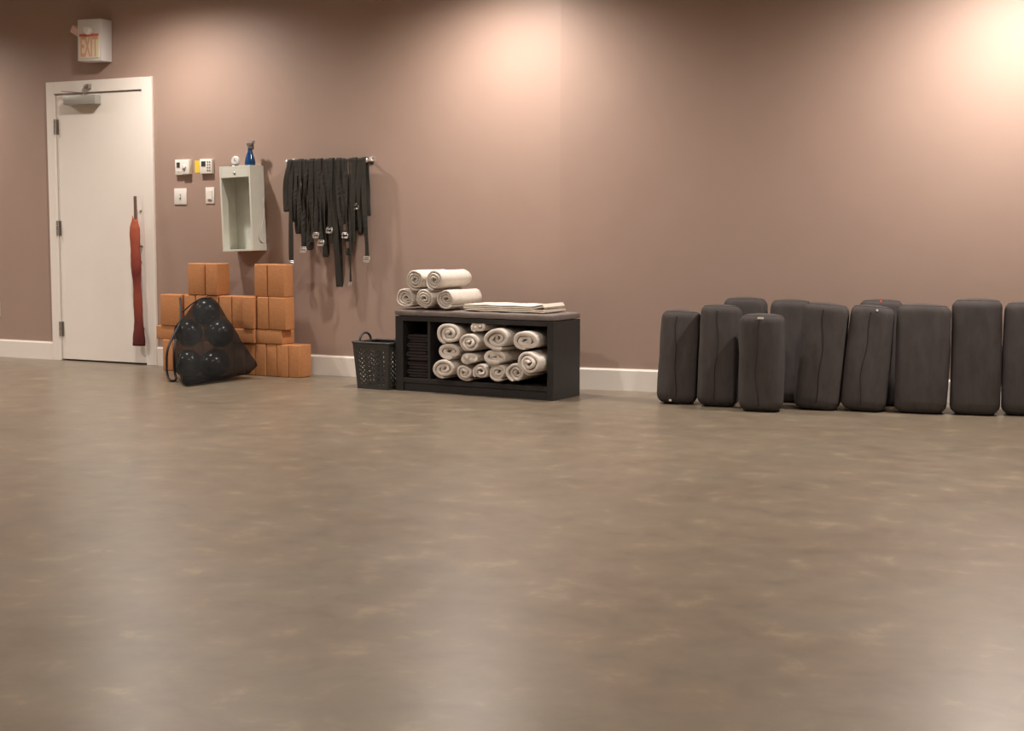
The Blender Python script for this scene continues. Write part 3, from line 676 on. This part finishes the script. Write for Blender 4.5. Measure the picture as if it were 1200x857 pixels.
# black blankets inside the left cubby
hs = [.055, .055, .06, .055, .05]; z = pl+.001
for k, hh in enumerate(hs):
    labs = ['lowest in the left cubby', 'second from the bottom in the left cubby', 'in the middle of the left cubby stack', 'second from the top in the left cubby', 'topmost in the left cubby']
    w_ = ud-.02-.075; pth = []
    for q in range(3):
        zc = hh*(q+.5)/3; n = 8
        for i in range(n+1):
            f = i/n; x = f if q % 2 == 0 else 1-f; pth.append(Vector((.012+x*(w_-.024), zc)))
        if q < 2: pth.append(Vector((pth[-1].x+(.008 if q == 0 else -.008), zc+hh/6)))
    o = obj('folded_blanket', ribbon(pth, hh/3*.86, .27, nl=4), M['black_cloth'], None, smooth=50)
    o.location = bl(.068, .03+.008*math.sin(k*2.1), z); o.rotation_euler = (0, 0, ang); tag(o, 'black folded blanket '+labs[k]+' of the bench', 'blanket', 'black blankets in the left cubby'); z += hh+.001
# ------------------------------------------------------------------ basket
bA = G(419.5, 455); bd = cdir; bw = (G(456, 458)-bA).dot(bd); ba = math.atan2(bd.y, bd.x); bn = Vector((-bd.y, bd.x, 0))
bk = thing('plastic_basket', 'dark grey perforated plastic basket with ring handle left of the bench', 'basket', bA, (0, 0, ba))
bh = PL(412.6, 401, bA, -bn).z; fl = .032; dep = .26; bw = min(bw, (cA-bA).dot(bd)-.035)
def side(p0, p1, q0, q1, holes, th=.003):
    """tapered wall between bottom edge p0-p1 and top edge q0-q1, round holes pierced through"""
    bm = bmesh.new(); p0, p1, q0, q1 = map(Vector, (p0, p1, q0, q1)); nrm = (p1-p0).cross(q0-p0).normalized()*th
    nx, nz = holes; P = lambda a, b: (p0*(1-a)+p1*a)*(1-b)+(q0*(1-a)+q1*a)*b
    W_, H_ = (p1-p0).length, (q0-p0).length; a0, a1, b0, b1 = .09, .91, .07, .86
    def quad(a, b, c, d):
        f = [bm.verts.new(P(*x)) for x in (a, b, c, d)]; bm.faces.new(f)
    quad((0, 0), (1, 0), (a1, b0), (a0, b0)); quad((1, 0), (1, 1), (a1, b1), (a1, b0)); quad((1, 1), (0, 1), (a0, b1), (a1, b1)); quad((0, 1), (0, 0), (a0, b0), (a0, b1))
    ca, cb = (a1-a0)/nx, (b1-b0)/nz
    for i in range(nx):
        for j in range(nz):
            cx, cy = a0+ca*(i+.5), b0+cb*(j+.5); rad = .0095 if (i+j) % 3 else .0075
            ring, sq = [], []
            for k in range(12):
                an = 2*PI*k/12; ring.append(P(cx+rad*math.cos(an)/W_, cy+rad*math.sin(an)/H_))
                m_ = max(abs(math.cos(an)), abs(math.sin(an))); sq.append(P(cx+ca/2*math.cos(an)/m_, cy+cb/2*math.sin(an)/m_))
            rv = [bm.verts.new(x) for x in ring]; sv = [bm.verts.new(x) for x in sq]
            for k in range(12): bm.faces.new((rv[k], rv[(k+1) % 12], sv[(k+1) % 12], sv[k]))
    bmesh.ops.remove_doubles(bm, verts=bm.verts, dist=.0004)
    g = bmesh.ops.extrude_face_region(bm, geom=list(bm.faces))
    for v in g['geom']:
        if isinstance(v, bmesh.types.BMVert): v.co += nrm
    return bm
bot = [(0, 0, 0), (bw, 0, 0), (bw, dep, 0), (0, dep, 0)]; top = [(-fl, -.01, bh), (bw+fl*.4, -.01, bh), (bw+fl*.4, dep+.01, bh), (-fl, dep+.01, bh)]
obj('front_wall', side(bot[0], bot[1], top[0], top[1], (6, 8)), M['basket'], bk)
obj('right_wall', side(bot[1], bot[2], top[1], top[2], (6, 8)), M['basket'], bk)
obj('back_wall', side(bot[2], bot[3], top[2], top[3], (6, 8)), M['basket'], bk)
obj('left_wall', side(bot[3], bot[0], top[3], top[0], (6, 8)), M['basket'], bk)
obj('bottom_panel', B(.002, bw-.002, .002, dep-.002, 0, .006), M['basket'], bk)
rp = [Vector(p) for p in top]; rim = []
for i in range(4):
    a, b = rp[i], rp[(i+1) % 4]
    for k in range(6): rim.append(a+(b-a)*k/6)
obj('rim', tube(bmesh.new(), rim, .008, 8, closed=True), M['basket'], bk, smooth=True)
for s, hx_ in (('l', -fl), ('r', bw+fl*.4)):
    cy = dep*.5; pts = [Vector((hx_, cy+.062*math.cos(a), bh+.004+.052*(math.sin(a)) if math.sin(a) > 0 else bh+.004+.02*math.sin(a))) for a in [2*PI*k/20 for k in range(20)]]
    obj('ring_handle', tube(bmesh.new(), pts, .008, 8, closed=True), M['basket'], bk, smooth=True)
# ------------------------------------------------------------------ bolsters
def bolster(label, s, off, w_, d, h, lean, side_, tw=0, seed=0, seam=True, tagk=None, z0=0.0):
    """s along the right wall, off = distance of the front foot edge from the wall"""
    base_ = K0+WDIR*s+WNOR*(off-d/2)
    t = thing('yoga_bolster', label, 'bolster', base_+Vector((0, 0, z0)), (0, 0, 0), 'charcoal bolsters standing along the wall')
    t.rotation_euler = (Matrix.Rotation(DELTA+tw, 3, 'Z') @ Matrix.Rotation(side_, 3, 'Y') @ Matrix.Rotation(-lean, 3, 'X')).to_euler()
    NA, NZ = 56, 34; re = .040; bm = bmesh.new(); rings = []
    def P(a, f, infl=0):
        z = f*h; e = min(z, h-z); re = .045 if z > h/2 else .055
        k = math.sqrt(max(0, 1-((re-e)/re)**2)) if e < re else 1; inset = (1-k)*re*.9
        bul = .012*math.sin(PI*f)**.6
        c, s_ = math.cos(a), math.sin(a); n_ = 4.6
        rr = (abs(c)**n_+abs(s_)**n_)**(-1/n_)
        x, y = (w_/2-inset+bul*.4-.012)*rr*c, (d/2-inset+bul-.012)*rr*s_
        q = Vector((x, y, z)); nn_ = noise.noise(Vector((x*7+seed, y*7, z*2.2)))*.009+noise.noise(Vector((x*22, y*22+seed, z*6)))*.0035
        dr = Vector((x, y, 0)).normalized(); ef = min(1, e/.03)
        q += dr*(nn_*ef+infl)
        return q
    for i in range(NZ+1):
        f = .5-.5*math.cos(PI*i/NZ); rings.append([bm.verts.new(P(2*PI*k/NA, f)) for k in range(NA)])
    for i in range(NZ):
        for k in range(NA): bm.faces.new((rings[i][k], rings[i][(k+1) % NA], rings[i+1][(k+1) % NA], rings[i+1][k]))
    obj('cover', bm, M['bolster'], t, smooth=True)
    for f in (0, 1):
        bm = bmesh.new(); R0 = [P(2*PI*k/NA, f) for k in range(NA)]; cz = f*h; prev = None
        for q in (1.0, .8, .55, .28):
            row = [bm.verts.new((p.x*q, p.y*q, cz+(.007 if f else 0)*(1-q*q)+(.002*noise.noise(p*30*q+Vector((seed, 0, 0))) if f and q < 1 else 0))) for p in R0]
            if prev:
                for k in range(NA): bm.faces.new((prev[k], prev[(k+1) % NA], row[(k+1) % NA], row[k]))
            prev = row
        bm.faces.new(prev); obj('end_panel', bm, M['bolster'], t, smooth=True)
        e = .007/h; loop = [P(2*PI*k/NA, e if f == 0 else 1-e, .001) for k in range(NA)]
        obj('piping', tube(bmesh.new(), loop, .0014, 5, closed=True), M['bolster'], t, smooth=True)
    if seam:
        random.seed(seed); a0 = -PI/2+random.uniform(-.16, .16); pts = [P(a0+.07*math.sin(f*5+seed)+.04*math.sin(f*13), f, .0008) for f in [.06+.88*k/30 for k in range(31)]]
        o = obj('seam', tube(bmesh.new(), pts, .0028, 5), M['bolster_seam'], t); tag(o, 'dark lengthwise seam')
    if tagk:
        m, a, f, wd = tagk; p = P(a, f, .003); o = obj('care_tag', B(-wd/2, wd/2, -.004, 0, -.006, .006), M[m], t, loc=p); tag(o, 'small white sewn tag' if m == 'tag_white' else 'small orange sewn tag')
    return t
def bs(px, py, off):
    q = PL(px, py, K0+WNOR*off, WNOR); return (q-K0).dot(WDIR)
BL = [  # label, bottom centre px, py, off, w, d, h, lean, side, twist, seam, tag
 ('charcoal bolster at the left end of the row, nearest the bench', 789.5, 476, .66, .262, .19, .558, .10, .035, 0.10, True, ('tag_white', -PI/2-.3, .03, .016)),
 ('charcoal bolster second from the left in the front row', 837.5, 480, .71, .255, .19, .60, .09, .01, 0.05, True, None),
 ('shorter charcoal bolster with white top tag, standing furthest forward', 888.5, 484, .86, .272, .20, .56, .03, .0, 0.0, True, ('tag_white', -PI/2, .965, .035)),
 ('charcoal bolster leaning right of the white-tagged one, slanted seam', 953.5, 481.8, .68, .28, .20, .62, .09, .075, 0, True, None),
 ('charcoal bolster with long slanting seam, left of the smooth broad one', 1009.5, 482.6, .66, .268, .20, .61, .09, .065, 0, True, ('tag_white', -PI/2+.25, .96, .012)),
 ('smooth broad charcoal bolster left of the gap in the row', 1076.5, 484.2, .65, .315, .21, .62, .08, .01, 0, False, None),
 ('smooth charcoal bolster right of the gap, tallest in the front row', 1141.5, 483.2, .62, .29, .21, .655, .06, .0, 0, False, None),
 ('charcoal bolster cut off by the right edge of the photo', 1202, 480, .56, .28, .20, .64, .06, .0, 0, True, None),
]
for i, (lab, px, py, off, w_, d, h, lean, sd, tw, sm, tg) in enumerate(BL):
    bolster(lab, bs(px, py, off), off, w_, d, h, lean, sd, tw, seed=i*3.7+1, seam=sm, tagk=tg)
for lab, px, off, w_, h, sd, tg in [('charcoal bolster in the back row, peeking over behind the second and third', 868, .37, .28, .63, .0, None),
      ('charcoal bolster in the back row, seen left of the slanted-seam bolster', 922, .35, .27, .62, .0, None),
      ('charcoal bolster in the back row with an orange tag on top', 1029, .33, .27, .63, .0, ('tag_red', -PI/2, .985, .014))]:
    bolster(lab, bs(px, 440, off), off, w_, .19, h, .09, sd, 0, seed=px*.1, seam=False, tagk=tg)
# ------------------------------------------------------------------ ceiling lamps
def downlight(x, y, power, cone, wash, where):
    g = 'recessed ceiling downlights'
    o = thing('ceiling_downlight', 'round recessed downlight '+where, 'ceiling light', (x, y, CEIL-.0005), group=g+(' by the wall' if wash else ' added over the room as fill'))
    obj('trim_ring', lathe(bmesh.new(), [(.085, 0), (.085, -.004), (.070, -.008), (.062, -.002), (.062, 0)][::-1], n=24), M['plastic_white'], o, smooth=40)
    obj('lens', lathe(bmesh.new(), [(.060, -.001), (.060, -.002), (.001, -.002)], n=20), M['glow'], o)
    ld = bpy.data.lights.new('downlight', 'SPOT'); ld.energy = power; ld.color = WARM; ld.spot_size = math.radians(cone); ld.spot_blend = 1; ld.shadow_soft_size = .06
    lo = bpy.data.objects.new('downlight_bulb', ld); C.objects.link(lo); lo.parent = o; lo.location = (0, 0, -.045)
for a, wh in zip(WASH, ('added out of view to brighten the wall left of the white door', 'near the wall above the switches', 'near the wall above the black bench', 'near the wall above the bolsters')): downlight(*a, True, wh)
cols_ = ('left', 'second from left', 'third from left', 'fourth from left', 'right'); rows_ = ('nearest the block wall', 'in the middle of the room', 'behind the camera')
for k, a in enumerate(ROOM_FILL): downlight(*a, False, 'added as unseen fill, in the %s column, row %s' % (cols_[k//3], rows_[k % 3]))
